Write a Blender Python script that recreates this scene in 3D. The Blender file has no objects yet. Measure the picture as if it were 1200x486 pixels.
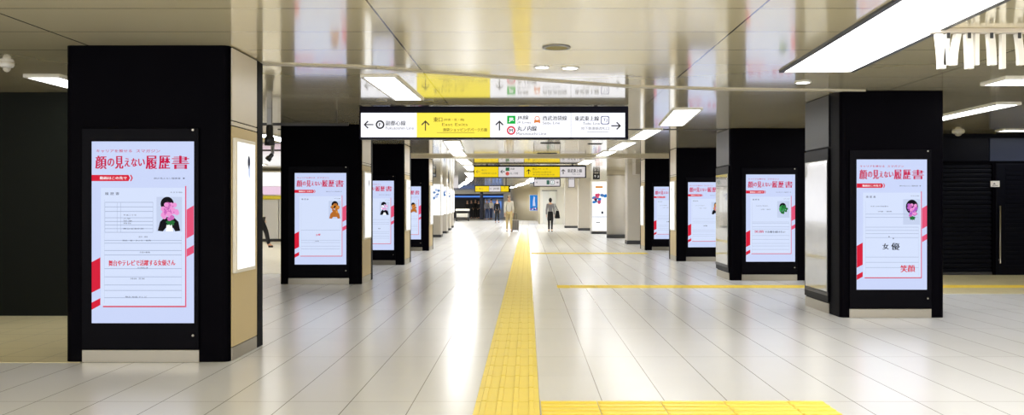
import bpy, bmesh, math, random
from mathutils import Vector, Matrix
random.seed(7)
S = bpy.context.scene
COL = S.collection
PX, PY, F = 618.0, 240.0, 1000.0      # vanishing point and focal length (1200x486 frame)
CAMZ = 1.25
CEIL = 2.52
def X(px, d): return (px - PX) * d / F
def Z(py, d): return CAMZ - (py - PY) * d / F
def DC(py): return (CEIL - CAMZ) * F / (PY - py)     # distance of a ceiling point
def DF(py): return CAMZ * F / (py - PY)              # distance of a floor point

# ------------------------------------------------------------------ materials
def lin(c):
    def f(v):
        v /= 255.0
        return v / 12.92 if v <= 0.04045 else ((v + 0.055) / 1.055) ** 2.4
    return (f(c[0]), f(c[1]), f(c[2]), 1.0)
_M = {}
def mat(name, rgb, rough=0.5, metal=0.0, spec=0.5, emit=None, strength=0.0, coat=0.0, coat_rough=0.05, noise=0.0, nscale=8.0):
    if name in _M: return _M[name]
    m = bpy.data.materials.new(name); m.use_nodes = True
    nt = m.node_tree; b = nt.nodes['Principled BSDF']
    b.inputs['Base Color'].default_value = lin(rgb)
    b.inputs['Roughness'].default_value = rough
    b.inputs['Metallic'].default_value = metal
    b.inputs['Specular IOR Level'].default_value = spec
    b.inputs['Coat Weight'].default_value = coat
    b.inputs['Coat Roughness'].default_value = coat_rough
    if emit is not None:
        b.inputs['Emission Color'].default_value = lin(emit)
        b.inputs['Emission Strength'].default_value = strength
    if noise > 0:
        tc = nt.nodes.new('ShaderNodeTexCoord'); nz = nt.nodes.new('ShaderNodeTexNoise')
        nz.inputs['Scale'].default_value = nscale; nz.inputs['Detail'].default_value = 4
        nt.links.new(tc.outputs['Object'], nz.inputs['Vector'])
        mr = nt.nodes.new('ShaderNodeMapRange')
        mr.inputs[3].default_value = 1 - noise; mr.inputs[4].default_value = 1 + noise
        nt.links.new(nz.outputs['Fac'], mr.inputs[0])
        mx = nt.nodes.new('ShaderNodeMix'); mx.data_type = 'RGBA'; mx.blend_type = 'MULTIPLY'
        mx.inputs[0].default_value = 1.0; mx.inputs[6].default_value = lin(rgb)
        nt.links.new(mr.outputs[0], mx.inputs[7]); nt.links.new(mx.outputs[2], b.inputs['Base Color'])
        rr = nt.nodes.new('ShaderNodeMapRange'); rr.inputs[3].default_value = max(0, rough - noise); rr.inputs[4].default_value = rough + noise
        nt.links.new(nz.outputs['Fac'], rr.inputs[0]); nt.links.new(rr.outputs[0], b.inputs['Roughness'])
    _M[name] = m; return m
def glow(name, rgb, strength=1.0):
    """something that gives off light: screen pixels, sign panels, lamp diffusers"""
    return mat(name, tuple(v*.2 for v in rgb), 0.4, spec=0.05, emit=rgb, strength=strength)

BLACK = mat('black_cladding', (3, 2, 6), 0.5, spec=0.03, noise=0.06, nscale=3)
BEZEL = mat('black_bezel', (5, 4, 9), 0.4, spec=0.05)
STEEL = mat('brushed_steel', (158, 152, 138), 0.31, metal=0.85, noise=0.02, nscale=3)
CREAM = mat('cream_metal_panel', (206, 197, 184), 0.4, spec=0.5, noise=0.03, nscale=5)
TAN = mat('tan_panel', (196, 176, 132), 0.5, noise=0.03, nscale=5)
GREY = mat('grey_metal', (150, 150, 150), 0.4, metal=0.4)
DGREY = mat('dark_grey_metal', (60, 60, 62), 0.45, metal=0.3)
WHITE = mat('white_paint', (236, 235, 232), 0.45)
WALLW = mat('white_wall_panel', (226, 224, 218), 0.4, noise=0.02, nscale=2)
BEIGE = mat('beige_wall_panel', (188, 178, 152), 0.4, noise=0.04, nscale=1.5)
COLM = mat('column_metal', (196, 190, 180), 0.34, metal=0.25, noise=0.03, nscale=6)
NAVY = mat('navy_sign_frame', (5, 4, 24), 0.45, spec=0.12)
SHUT = mat('navy_shutter_paint', (8, 9, 18), 0.42, spec=0.1, noise=0.05, nscale=3)
SHUT2 = mat('navy_wall_panel', (52, 58, 76), 0.35, spec=0.2, noise=0.05, nscale=2)
SIDE = mat('dark_green_wall_panel', (17, 20, 14), 0.42, spec=0.08, noise=0.05, nscale=0.6)
LAMP = glow('lamp_diffuser', (251, 252, 255), 12.0)
LAMPF = glow('far_lamp_diffuser', (251, 252, 255), 20.0)
LAMPB = glow('big_lamp_diffuser', (255, 253, 250), 10.0)
SIGNW = glow('sign_white', (246, 247, 255), 1.15)
SIGNY = glow('sign_yellow', (255, 236, 84), 1.05)
INK = mat('sign_ink', (14, 14, 18), 0.5)
INKG = mat('sign_grey_ink', (110, 112, 122), 0.5)
INKY = mat('sign_olive_ink', (150, 128, 20), 0.5)
GREEN = glow('sign_green', (20, 190, 70), 0.9)
REDS = glow('sign_red', (235, 60, 80), 0.9)
ORNG = glow('sign_orange', (240, 140, 70), 0.9)
BLUES = mat('sign_blue_ink', (40, 60, 140), 0.5)
# screens
SCR = glow('screen_pale_blue', (204, 216, 251), .97)
SHEET = glow('screen_sheet_white', (214, 226, 253), .98)
SRED = glow('screen_red', (218, 30, 58), 0.95)
SPINK = glow('screen_pink', (232, 84, 122), 0.95)
SMAG = glow('screen_crimson_text', (204, 26, 76), 0.95)
SWHT = glow('screen_white', (250, 252, 255), 1.0)
SGRY = glow('screen_line_grey', (150, 164, 196), 0.9)
SDRK = glow('screen_dark_text', (50, 54, 78), 0.8)
SBLK = glow('screen_black', (16, 14, 24), 0.7)
SPHO = glow('screen_photo_ground', (196, 208, 236), 1.0)
SFLP = glow('screen_flower_pink', (236, 150, 214), 1.0)
SFLQ = glow('screen_flower_deep', (206, 104, 186), 1.0)
SFLV = glow('screen_flower_violet', (176, 90, 196), 1.0)
SLEAF = glow('screen_leaf', (40, 120, 60), 0.8)
SLEAF2 = glow('screen_leaf_bright', (60, 170, 90), 0.9)
SBRN = glow('screen_brown', (190, 112, 44), 0.9)
SORN = glow('screen_orange', (226, 150, 60), 0.9)
POSTER = glow('lightbox_poster', (248, 248, 246), 1.25)
POSTB = glow('lightbox_blue', (86, 130, 190), 0.9)
POSTR = glow('lightbox_red', (200, 70, 110), 0.9)
PBLUE = glow('poster_blue', (40, 130, 214), 0.9)
SKIN = mat('skin', (214, 168, 140), 0.55)
HAIR = mat('black_hair', (22, 18, 18), 0.5)
CLOTHK = mat('black_cloth', (18, 18, 22), 0.8)
CLOTHG = mat('grey_cloth', (132, 132, 140), 0.8)
CLOTHW = mat('white_cloth', (232, 230, 224), 0.8)
CLOTHB = mat('beige_cloth', (206, 186, 140), 0.8)
CLOTHN = mat('navy_cloth', (50, 66, 110), 0.8)
YELLOW = mat('tactile_yellow', (244, 222, 96), 0.4, noise=0.04, nscale=9)

# ------------------------------------------------------------------ mesh helpers
def link(o, parent=None):
    COL.objects.link(o)
    if parent is not None: o.parent = parent
    return o
class MB:
    def __init__(self): self.bm = bmesh.new(); self.mats = []
    def mi(self, m):
        if m not in self.mats: self.mats.append(m)
        return self.mats.index(m)
    def _paint(self, faces, m):
        i = self.mi(m)
        for f in faces: f.material_index = i
    def box(self, x0, x1, y0, y1, z0, z1, m, bevel=0.0, seg=2, vertical=False, rot=None):
        v = [self.bm.verts.new(p) for p in ((x0,y0,z0),(x1,y0,z0),(x1,y1,z0),(x0,y1,z0),(x0,y0,z1),(x1,y0,z1),(x1,y1,z1),(x0,y1,z1))]
        fs = [self.bm.faces.new([v[i] for i in q]) for q in ((3,2,1,0),(4,5,6,7),(0,1,5,4),(1,2,6,5),(2,3,7,6),(3,0,4,7))]
        self._paint(fs, m)
        if bevel > 0:
            es = set(e for f in fs for e in f.edges)
            if vertical: es = [e for e in es if abs(e.verts[0].co.z - e.verts[1].co.z) > 1e-6]
            r = bmesh.ops.bevel(self.bm, geom=list(es), offset=bevel, segments=seg, affect='EDGES', profile=0.5)
            self._paint(r['faces'], m)
        if rot is not None:
            vs = list(set(vv for f in fs if f.is_valid for vv in f.verts))
            if bevel > 0: vs = list(set(vs) | set(vv for f in r['faces'] for vv in f.verts))
            bmesh.ops.transform(self.bm, matrix=rot, verts=vs)
        return self
    def poly(self, pts, m):
        f = self.bm.faces.new([self.bm.verts.new(p) for p in pts]); self._paint([f], m); return self
    def xz(self, pts, y, m):                 # flat outline facing -y
        f = self.bm.faces.new([self.bm.verts.new((p[0], y, p[1])) for p in pts])
        f.normal_update()
        if f.normal.y > 0: f.normal_flip()
        self._paint([f], m); return self
    def disc(self, cx, cz, rx, rz, y, m, n=16, rot=0.0):
        c, s = math.cos(rot), math.sin(rot)
        return self.xz([(cx + rx*math.cos(2*math.pi*k/n)*c - rz*math.sin(2*math.pi*k/n)*s,
                         cz + rx*math.cos(2*math.pi*k/n)*s + rz*math.sin(2*math.pi*k/n)*c) for k in range(n)], y, m)
    def ring(self, cx, cz, r0, r1, y, m, n=28):
        i = self.mi(m)
        a = [self.bm.verts.new((cx + r0*math.cos(2*math.pi*k/n), y, cz + r0*math.sin(2*math.pi*k/n))) for k in range(n)]
        b = [self.bm.verts.new((cx + r1*math.cos(2*math.pi*k/n), y, cz + r1*math.sin(2*math.pi*k/n))) for k in range(n)]
        for k in range(n):
            f = self.bm.faces.new([a[k], a[(k+1)%n], b[(k+1)%n], b[k]]); f.material_index = i
        return self
    def lathe(self, prof, m, n=32, center=(0,0,0), axis='z', smooth=True):
        i = self.mi(m); rings = []
        for r, h in prof:
            ring = []
            for k in range(n):
                a = 2*math.pi*k/n
                p = (r*math.cos(a), r*math.sin(a), h)
                if axis == 'y': p = (p[0], p[2], p[1])
                if axis == 'x': p = (p[2], p[0], p[1])
                ring.append(self.bm.verts.new((center[0]+p[0], center[1]+p[1], center[2]+p[2])))
            rings.append(ring)
        fs = []
        for a, b in zip(rings, rings[1:]):
            for k in range(n):
                fs.append(self.bm.faces.new([a[k], a[(k+1)%n], b[(k+1)%n], b[k]]))
        fs.append(self.bm.faces.new(rings[0][::-1])); fs.append(self.bm.faces.new(rings[-1]))
        for f in fs[:-2]: f.smooth = smooth
        for f in fs: f.material_index = i
        return self
    def tube(self, pts, r, m, n=8):
        pts = [Vector(p) for p in pts]; i = self.mi(m); rings = []
        for k, p in enumerate(pts):
            t = (pts[min(k+1, len(pts)-1)] - pts[max(k-1, 0)]).normalized()
            up = Vector((0,0,1)) if abs(t.z) < .9 else Vector((1,0,0))
            a = t.cross(up).normalized(); b = t.cross(a).normalized()
            rr = r[k] if isinstance(r, (list, tuple)) else r
            rings.append([self.bm.verts.new(p + rr*(math.cos(2*math.pi*j/n)*a + math.sin(2*math.pi*j/n)*b)) for j in range(n)])
        for a, b in zip(rings, rings[1:]):
            for j in range(n):
                f = self.bm.faces.new([a[j], a[(j+1)%n], b[(j+1)%n], b[j]]); f.smooth = True; f.material_index = i
        for q in (rings[0], rings[-1][::-1]):
            f = self.bm.faces.new(q); f.material_index = i
        return self
    def build(self, name, parent=None, loc=(0,0,0), recalc=False):
        if recalc: bmesh.ops.recalc_face_normals(self.bm, faces=self.bm.faces[:])
        me = bpy.data.meshes.new(name); self.bm.to_mesh(me); self.bm.free()
        for m in self.mats: me.materials.append(m)
        o = bpy.data.objects.new(name, me); o.location = loc
        return link(o, parent)
class Art(MB):
    """lettering and marks on one panel; new(name) closes a mesh and starts the next"""
    def __init__(self, parent): MB.__init__(self); self.parent = parent; self.nm = 'lettering'
    def new(self, name):
        self.done(); self.bm = bmesh.new(); self.mats = []; self.nm = name; return self
    def done(self):
        if self.bm.verts: self.build(self.nm, self.parent)
        else: self.bm.free()
def tag(o, label, cat, group=None, kind=None):
    o['label'] = label; o['category'] = cat
    if group: o['group'] = group
    if kind: o['kind'] = kind
    return o
def struct(o): o['kind'] = 'structure'; return o
def empty(name, loc, label, cat, group=None):
    o = bpy.data.objects.new(name, None); o.location = loc; o.empty_display_size = 0.2
    link(o); return tag(o, label, cat, group)
_T = {}
def text_mesh(body, bold=0.0):
    k = (body, bold)
    if k not in _T:
        c = bpy.data.curves.new('lettering', 'FONT'); c.body = body; c.offset = bold; c.resolution_u = 4
        o = bpy.data.objects.new('lettering', c); COL.objects.link(o)
        bpy.context.view_layer.update()
        me = bpy.data.meshes.new_from_object(o.evaluated_get(bpy.context.evaluated_depsgraph_get()))
        bpy.data.objects.remove(o)
        xs = [v.co.x for v in me.vertices]; ys = [v.co.y for v in me.vertices]
        _T[k] = (([tuple(v.co) for v in me.vertices], [tuple(p.vertices) for p in me.polygons]), min(xs), max(xs), min(ys), max(ys))
        bpy.data.meshes.remove(me)
    return _T[k]
def put_text(mb, body, x0, x1, zc, h, y, m, bold=0.0, rot=0.0):
    """lettering stretched into x0..x1, height h about zc, facing -y; bold = sideways overprint as a share of h"""
    (vs, fs), a, b, c, d = text_mesh(body)
    i = mb.mi(m); cr, sr = math.cos(rot), math.sin(rot)
    sh = bold*h; x0, x1 = x0+sh/2, x1-sh/2; cx = (x0+x1)/2
    for off in ((0,) if bold <= 0 else (-sh/2, -sh/6, sh/6, sh/2)):
        bv = []
        for v in vs:
            px = x0 + (v[0]-a)/(b-a)*(x1-x0) - cx + off; pz = ((v[1]-c)/(d-c)-.5)*h
            bv.append(mb.bm.verts.new((cx + px*cr - pz*sr, y - abs(off)*.002, zc + px*sr + pz*cr)))
        for f in fs:
            try:
                ff = mb.bm.faces.new([bv[q] for q in f]); ff.material_index = i
            except ValueError: pass
    return mb
def arrow(mb, cx, cz, r, ang, y, m, w=0.16):
    """solid arrow of half length r pointing along ang, facing -y"""
    c, s = math.cos(ang), math.sin(ang)
    def T(p): return (cx + r*(p[0]*c - p[1]*s), cz + r*(p[0]*s + p[1]*c))
    mb.xz([T(p) for p in ((-1,-w/1.2),(.72,-w/1.2),(.72,w/1.2),(-1,w/1.2))], y, m)
    mb.xz([T(p) for p in ((1,0),(.2,.82),(0,.64),(.66,0))], y, m)
    mb.xz([T(p) for p in ((1,0),(.66,0),(0,-.64),(.2,-.82))], y, m)
    return mb

# ------------------------------------------------------------------ floor and ceiling
def nodes(name):
    m = bpy.data.materials.new(name); m.use_nodes = True
    return m, m.node_tree, m.node_tree.nodes['Principled BSDF']
def joint_mask(nt, geo, axis, pitch, offset, width):
    """1 on a joint line repeated along a world axis"""
    sp = nt.nodes.new('ShaderNodeSeparateXYZ'); nt.links.new(geo.outputs['Object'], sp.inputs[0])
    a = nt.nodes.new('ShaderNodeMath'); a.operation = 'SUBTRACT'; a.inputs[1].default_value = offset
    nt.links.new(sp.outputs[axis], a.inputs[0])
    b = nt.nodes.new('ShaderNodeMath'); b.operation = 'PINGPONG'; b.inputs[1].default_value = pitch/2
    nt.links.new(a.outputs[0], b.inputs[0])
    c = nt.nodes.new('ShaderNodeMath'); c.operation = 'LESS_THAN'; c.inputs[1].default_value = width/2
    nt.links.new(b.outputs[0], c.inputs[0])
    return c.outputs[0]
def tiled(name, rgb, jrgb, rough, spec, joints, var=0.03, cell=(0.4, 0.8), off=(0, 0), coat=0.0, coat_ior=1.5, coat_rough=0.05, roughvar=0.04, metal=0.0):
    m, nt, b = nodes(name)
    tc = nt.nodes.new('ShaderNodeTexCoord')
    # a slightly different tone per tile
    mp = nt.nodes.new('ShaderNodeMapping'); mp.inputs['Location'].default_value = (-off[0]/cell[0], -off[1]/cell[1], 0)
    mp.inputs['Scale'].default_value = (1/cell[0], 1/cell[1], 0)
    nt.links.new(tc.outputs['Object'], mp.inputs['Vector'])
    fl = nt.nodes.new('ShaderNodeVectorMath'); fl.operation = 'FLOOR'; nt.links.new(mp.outputs[0], fl.inputs[0])
    wn = nt.nodes.new('ShaderNodeTexWhiteNoise'); wn.noise_dimensions = '2D'; nt.links.new(fl.outputs[0], wn.inputs['Vector'])
    nz = nt.nodes.new('ShaderNodeTexNoise'); nz.inputs['Scale'].default_value = 1.3; nz.inputs['Detail'].default_value = 5
    nt.links.new(tc.outputs['Object'], nz.inputs['Vector'])
    ad = nt.nodes.new('ShaderNodeMath'); ad.operation = 'ADD'
    nt.links.new(wn.outputs['Value'], ad.inputs[0]); nt.links.new(nz.outputs['Fac'], ad.inputs[1])
    mr = nt.nodes.new('ShaderNodeMapRange'); mr.inputs[1].default_value = 0; mr.inputs[2].default_value = 2
    mr.inputs[3].default_value = 1-var; mr.inputs[4].default_value = 1+var
    nt.links.new(ad.outputs[0], mr.inputs[0])
    mx = nt.nodes.new('ShaderNodeMix'); mx.data_type = 'RGBA'; mx.blend_type = 'MULTIPLY'; mx.inputs[0].default_value = 1
    mx.inputs[6].default_value = lin(rgb); nt.links.new(mr.outputs[0], mx.inputs[7])
    mask = None
    for j in joints:
        k = joint_mask(nt, tc, *j)
        if mask is None: mask = k
        else:
            q = nt.nodes.new('ShaderNodeMath'); q.operation = 'MAXIMUM'
            nt.links.new(mask, q.inputs[0]); nt.links.new(k, q.inputs[1]); mask = q.outputs[0]
    jm = nt.nodes.new('ShaderNodeMix'); jm.data_type = 'RGBA'
    jm.inputs[7].default_value = lin(jrgb)
    nt.links.new(mask, jm.inputs[0]); nt.links.new(mx.outputs[2], jm.inputs[6]); nt.links.new(jm.outputs[2], b.inputs['Base Color'])
    rr = nt.nodes.new('ShaderNodeMapRange'); rr.inputs[3].default_value = max(0.02, rough-roughvar); rr.inputs[4].default_value = rough+roughvar
    nt.links.new(nz.outputs['Fac'], rr.inputs[0]); nt.links.new(rr.outputs[0], b.inputs['Roughness'])
    b.inputs['Specular IOR Level'].default_value = spec
    b.inputs['Metallic'].default_value = metal
    b.inputs['Coat Weight'].default_value = coat; b.inputs['Coat IOR'].default_value = coat_ior; b.inputs['Coat Roughness'].default_value = coat_rough
    return m
FLOORM = tiled('floor_tiles', (217, 219, 224), (132, 127, 125), 0.235, 0.5, [(0, 0.4, 0.076, 0.006), (1, 1.6, 5.43, 0.005)], var=0.035, off=(0.076, 5.43), roughvar=0.02)
SIDEFLOOR = tiled('side_floor_tiles', (212, 202, 164), (120, 112, 92), 0.34, 0.5, [(0, 0.4, 0.076, 0.005), (1, 0.4, 5.43, 0.005)], var=0.05, cell=(0.4, 0.4))
CEILM = tiled('ceiling_panels', (248, 236, 198), (70, 66, 58), 0.16, 0.6, [(1, 0.74, 5.52, 0.010), (0, 2.5, -1.0, 0.014)], var=0.03, cell=(2.5, 0.74), off=(-1.0, 5.52), coat=1.0, coat_ior=2.0, coat_rough=0.07)
SHOPFLOOR = tiled('shop_floor', (226, 222, 208), (170, 166, 156), 0.34, 0.5, [(0, 0.6, 0, 0.004), (1, 0.6, 0, 0.004)], var=0.03, cell=(0.6, 0.6))
mb = MB(); mb.box(-15, 14, -5, 92, -0.2, 0, FLOORM); struct(mb.build('floor'))
mb = MB(); mb.box(-15, 14, -5, 92, CEIL, CEIL+0.2, CEILM); struct(mb.build('ceiling'))
mb = MB(); mb.box(-15, -3.55, 6.76, 9.6, 0, 0.003, SIDEFLOOR); struct(mb.build('floor_side'))
mb = MB(); mb.box(5.2, 14, 12.0, 15.2, 0, 0.003, SIDEFLOOR); struct(mb.build('floor_shutter'))
mb = MB(); mb.box(-15, -4.4, 15.5, 31, 0, 0.003, SHOPFLOOR); struct(mb.build('floor_shop'))
# walls
mb = MB(); mb.box(-14.5, -4.62, 9.62, 9.9, 0, CEIL, SIDE); struct(mb.build('wall_left'))
mb = MB(); mb.box(-14.9, -14.5, -5, 45, 0, CEIL, WALLW); struct(mb.build('wall_outer_left'))
mb = MB(); mb.box(5.6, 13.6, 15.25, 15.5, 0, CEIL, SHUT); struct(mb.build('wall_right'))
mb = MB(); mb.box(13.6, 13.9, -5, 15.5, 0, CEIL, SHUT2); struct(mb.build('wall_outer_right'))
mb = MB(); mb.box(-14.5, -6.2, 31, 31.3, 0, CEIL, WALLW); struct(mb.build('wall_shop'))
mb = MB(); mb.box(5.6, 5.9, 15.5, 58, 0, CEIL, WALLW); struct(mb.build('wall_corridor'))
mb = MB(); mb.box(-15, 14, 90, 90.3, 0, CEIL, WALLW); struct(mb.build('wall_end'))
# metal trim running across the ceiling in front of the sign
def trim_strip(name, pts, w, t, m):
    mb = MB()
    for (a, b) in zip(pts, pts[1:]):
        d = Vector((b[0]-a[0], b[1]-a[1], 0)); n = Vector((-d.y, d.x, 0)).normalized()*w/2
        A, B = Vector((a[0], a[1], 0)), Vector((b[0], b[1], 0))
        q = [A-n, B-n, B+n, A+n]
        v0 = [mb.bm.verts.new((p.x, p.y, CEIL-t)) for p in q]; v1 = [mb.bm.verts.new((p.x, p.y, CEIL)) for p in q]
        for f in ((v0[3],v0[2],v0[1],v0[0]), v1, (v0[0],v0[1],v1[1],v1[0]), (v0[1],v0[2],v1[2],v1[1]), (v0[2],v0[3],v1[3],v1[2]), (v0[3],v0[0],v1[0],v1[3])):
            mb.bm.faces.new(f)
    mb.mi(m)
    return struct(mb.build(name, recalc=True))
TRIM = mat('ceiling_trim_metal', (186, 178, 158), 0.4, metal=0.2)
trim_strip('trim_1', [(X(300,DC(74.0)),DC(74.0)), (X(440,DC(79)),DC(79)), (X(735,DC(101)),DC(101)), (X(840,DC(104)),DC(104)), (X(1045,DC(107)),DC(107))], 0.09, 0.012, TRIM)
mb = MB(); mb.box(-4.2, 5.6, 22.0, 22.25, CEIL-0.06, CEIL, TRIM); struct(mb.build('trim_2'))
mb = MB(); mb.box(-4.2, 5.6, 14.35, 14.4, CEIL-0.01, CEIL, DGREY); struct(mb.build('trim_3'))

# ------------------------------------------------------------------ tactile paving
def tactile(name, x0, x1, y0, y1, along, label, joint0=0.0, bars=True):
    t = empty(name, ((x0+x1)/2, (y0+y1)/2, 0), label, 'tactile paving')
    cx, cy = (x0+x1)/2, (y0+y1)/2
    mb = MB(); h = 0.005
    L0, L1 = (y0, y1) if along == 'y' else (x0, x1)
    p = L0 + joint0; edges = [L0]
    if joint0 > 0: edges.append(p)
    while p + 0.4 < L1 - 1e-6: p += 0.4; edges.append(p)
    edges.append(L1)
    bb = MB(); W0, W1 = (x0, x1) if along == 'y' else (y0, y1)
    for a, b in zip(edges, edges[1:]):
        g = 0.003
        if b - a < 0.02: continue
        if along == 'y': mb.box(x0-cx, x1-cx, a+g-cy, b-g-cy, 0, h, YELLOW)
        else: mb.box(a+g-cx, b-g-cx, y0-cy, y1-cy, 0, h, YELLOW)
        if bars and b - a > 0.1:
            for k in range(4):
                c = W0 + (W1-W0)*(k+.5)/4; r = 0.018
                if along == 'y': bb.box(c-r-cx, c+r-cx, a+.005-cy, b-.005-cy, h, h+.006, YELLOW, .004, 1)
                else: bb.box(a+.005-cx, b-.005-cx, c-r-cy, c+r-cy, h, h+.006, YELLOW, .004, 1)
    mb.build('paving_blocks', t)
    if bars: o = bb.build('guide_bars', t); o['kind'] = 'stuff'
    else: bb.bm.free()
    return t
tactile('tactile_paving', -0.325, 0.075, 3.2, 46, 'y', 'long yellow tactile paving strip running straight down the middle of the floor', 0.2)
tactile('tactile_paving', 0.082, 1.875, 5.03, 5.43, 'x', 'short yellow tactile paving branch at the bottom edge, beside the long strip', 0.36)
tactile('tactile_paving', 0.45, 13.3, 12.85, 13.25, 'x', 'thin yellow tactile paving line crossing the floor towards the dark shutters', 0.2)
tactile('tactile_paving', 0.1, 3.1, 21.8, 22.2, 'x', 'pale yellow tactile paving line crossing the floor near the round column', 0.2)

# ------------------------------------------------------------------ ceiling lights
def light(name, xa, ya, xb, yb, w, label, group=None, m=LAMP, frame=0.03, drop=0.012):
    d = Vector((xb-xa, yb-ya, 0)); L = d.length; ang = math.atan2(d.y, d.x) - math.pi/2
    t = empty(name, ((xa+xb)/2, (ya+yb)/2, CEIL), label, 'ceiling light', group); t.rotation_euler.z = ang
    mb = MB(); a, b = w/2+frame, L/2+frame
    mb.box(-a, -w/2, -b, b, -drop-.006, 0, DGREY if frame > .035 else WHITE); mb.box(w/2, a, -b, b, -drop-.006, 0, DGREY if frame > .035 else WHITE)
    mb.box(-w/2, w/2, -b, -L/2, -drop-.006, 0, WHITE); mb.box(-w/2, w/2, L/2, b, -drop-.006, 0, WHITE)
    mb.build('light_frame', t)
    MB().box(-w/2, w/2, -L/2, L/2, -drop, 0, m).build('diffuser', t)
    return t
GL, GR = 'left row of ceiling lights', 'right row of ceiling lights'
light('ceiling_light', 2.53, 3.4, 2.735, 8.04, 0.62, 'huge bright ceiling light panel crossing the upper right corner', None, LAMPB, 0.04)
ORD = ['nearest', 'second', 'third', 'fourth', 'fifth', 'sixth', 'seventh', 'eighth', 'ninth']
rowR = [(2.12, 11.3, 2.28, 13.5), (2.1, 14.3, 2.1, 16.3), (2.05, 17.2, 2.0, 19.5), (1.95, 20.1, 1.9, 21.9), (1.75, 24, 1.7, 26.4)]
for i, q in enumerate(rowR):
    light('ceiling_light', *q, 0.34 if i == 0 else 0.28, ['slanting ceiling light strip just right of the big sign, largest of the receding right row',
          'ceiling light strip touching the lower right corner of the big sign', 'ceiling light strip third down the receding right row, under the big sign',
          'ceiling light strip fourth down the receding right row', 'small ceiling light above right end of the farther yellow sign'][i], GR, LAMPF if i > 3 else LAMP)
rowL = [(-1.46, 8.4, -1.42, 10.2), (-1.5, 16.9, -1.6, 19.2), (-1.66, 19.6, -1.72, 21.9), (-1.82, 23.5, -1.85, 26.2), (-1.9, 27.4, -2.0, 31)]
for i, q in enumerate(rowL):
    light('ceiling_light', *q, 0.3, ['wide ceiling light strip behind and above the white left end of the big sign',
          'ceiling light strip below the yellow panel of the big sign, largest seen there', 'ceiling light strip second in line below the big sign at left',
          'ceiling light strip third in line below the big sign at left', 'short ceiling light at the left end of the farther yellow sign'][i], GL, LAMPF if i > 2 else LAMP)
curve = [(-2.3, 33.5, -2.5, 38.5), (-2.7, 40, -3.1, 45), (-3.3, 46.5, -4.0, 53), (-4.3, 55, -5.6, 66)]
for i, q in enumerate(curve):
    light('ceiling_light', *q, 0.3, 'far ceiling light bending away to the left, %s of that curved run' % ['first', 'second', 'third', 'last'][i], 'curved run of far ceiling lights', LAMPF)
for i, q in enumerate([(0.35, 40, 0.1, 46), (-0.1, 49, -0.6, 56), (-0.9, 59, -1.8, 68)]):
    light('ceiling_light', *q, 0.4, 'far ceiling light below the farther yellow sign, %s of three in line' % ['nearest', 'middle', 'farthest'][i], 'far ceiling lights in the middle', LAMPF)
for i, q in enumerate([(4.75, 10.9, 4.75, 13.4), (4.75, 15.6, 4.75, 18.4), (4.75, 20.2, 4.75, 23.0)]):  # fill row added out of sight behind the right pillars, evens the lighting
    light('ceiling_light', *q, 0.3, 'added fill light, hidden over the aisle right of the black pillars, %s of its line' % ['nearest', 'middle', 'last'][i], 'added fill lights over the right aisle')
for i, q in enumerate([(-4.75, 15.2, -4.75, 18.0), (-4.75, 19.6, -4.75, 23.2)]):  # matching unseen fill row, added behind the left pillars
    light('ceiling_light', *q, 0.3, 'added fill light, hidden over the aisle left of the black pillars, %s of its line' % ['nearer', 'farther'][i], 'added fill lights over the left aisle')
for x, watts in ((-6.0, 150), (-2.2, 66), (0.4, 66), (6.0, 150)):     # unseen fill lamps added over the camera to brighten the near hall
    la = bpy.data.lights.new('fill_lamp', 'AREA'); la.shape = 'RECTANGLE'; la.size = 0.4; la.size_y = 5.7; la.energy = watts
    la.color = (.97, .98, 1.0)
    lo_ = bpy.data.objects.new('fill_lamp', la); lo_.location = (x, -0.65, CEIL-.02); link(lo_)
for i, q in enumerate([(4.3, 26.6, 4.3, 31.5), (4.4, 34, 4.4, 40), (4.4, 43, 4.4, 52)]):  # hidden lamps added to brighten the far right end
    light('ceiling_light', *q, 0.3, 'added fill light, unseen above the grey columns at far right, %s of its line' % ['nearest', 'middle', 'last'][i], 'added fill lights over the far grey columns', LAMPF)
light('ceiling_light', -4.78, 8.42, -4.78, 9.5, 0.3, 'ceiling light in the left corner shining onto the dark wall', None, LAMPF)
light('ceiling_light', 6.02, 10.7, 6.05, 13.3, 0.26, 'long thin ceiling light right of the nearest right pillar, before the shutters')
light('ceiling_light', 4.8, 8.75, 6.9, 8.75, 0.42, 'bright ceiling light at the right edge beneath the hanging white strips')
light('ceiling_light', 8.05, 14.5, 9.6, 14.5, 0.22, 'small ceiling light at right edge close above the dark shutters')
def downlight(px, py, w, label, on=True):
    d = DC(py); t = empty('downlight' if on else 'ceiling_speaker', (X(px, d), d, CEIL), label, 'downlight' if on else 'ceiling speaker')
    r = w/2
    MB().lathe([(r, -0.002), (r*.98, -.010), (r*.8, -.012), (r*.78, -.004), (r, 0)], WHITE if on else GREY, 28).build('trim_ring', t, recalc=True)
    MB().lathe([(r*.76, -0.009), (r*.76, -.001)], LAMP if on else mat('speaker_mesh', (150, 136, 70), 0.6, noise=.1, nscale=90), 28).build('lamp_lens' if on else 'speaker_grille', t, recalc=True)
downlight(635, 78, 0.15, 'small round downlight, left one of the pair before the big sign')
downlight(668, 79, 0.17, 'small round downlight, right one of the pair before the big sign')
downlight(941, 96, 0.17, 'round white downlight above the nearest right pillar, beyond the big light panel')
downlight(652, 55, 0.23, 'round yellowish speaker grille in the ceiling above the downlight pair', False)
downlight(447, 117.5, 0.13, 'round dark speaker in the ceiling above the left white end of the big sign', False)
downlight(502, 117.5, 0.13, 'round dark speaker in the ceiling above the yellow panel of the big sign', False)
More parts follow.
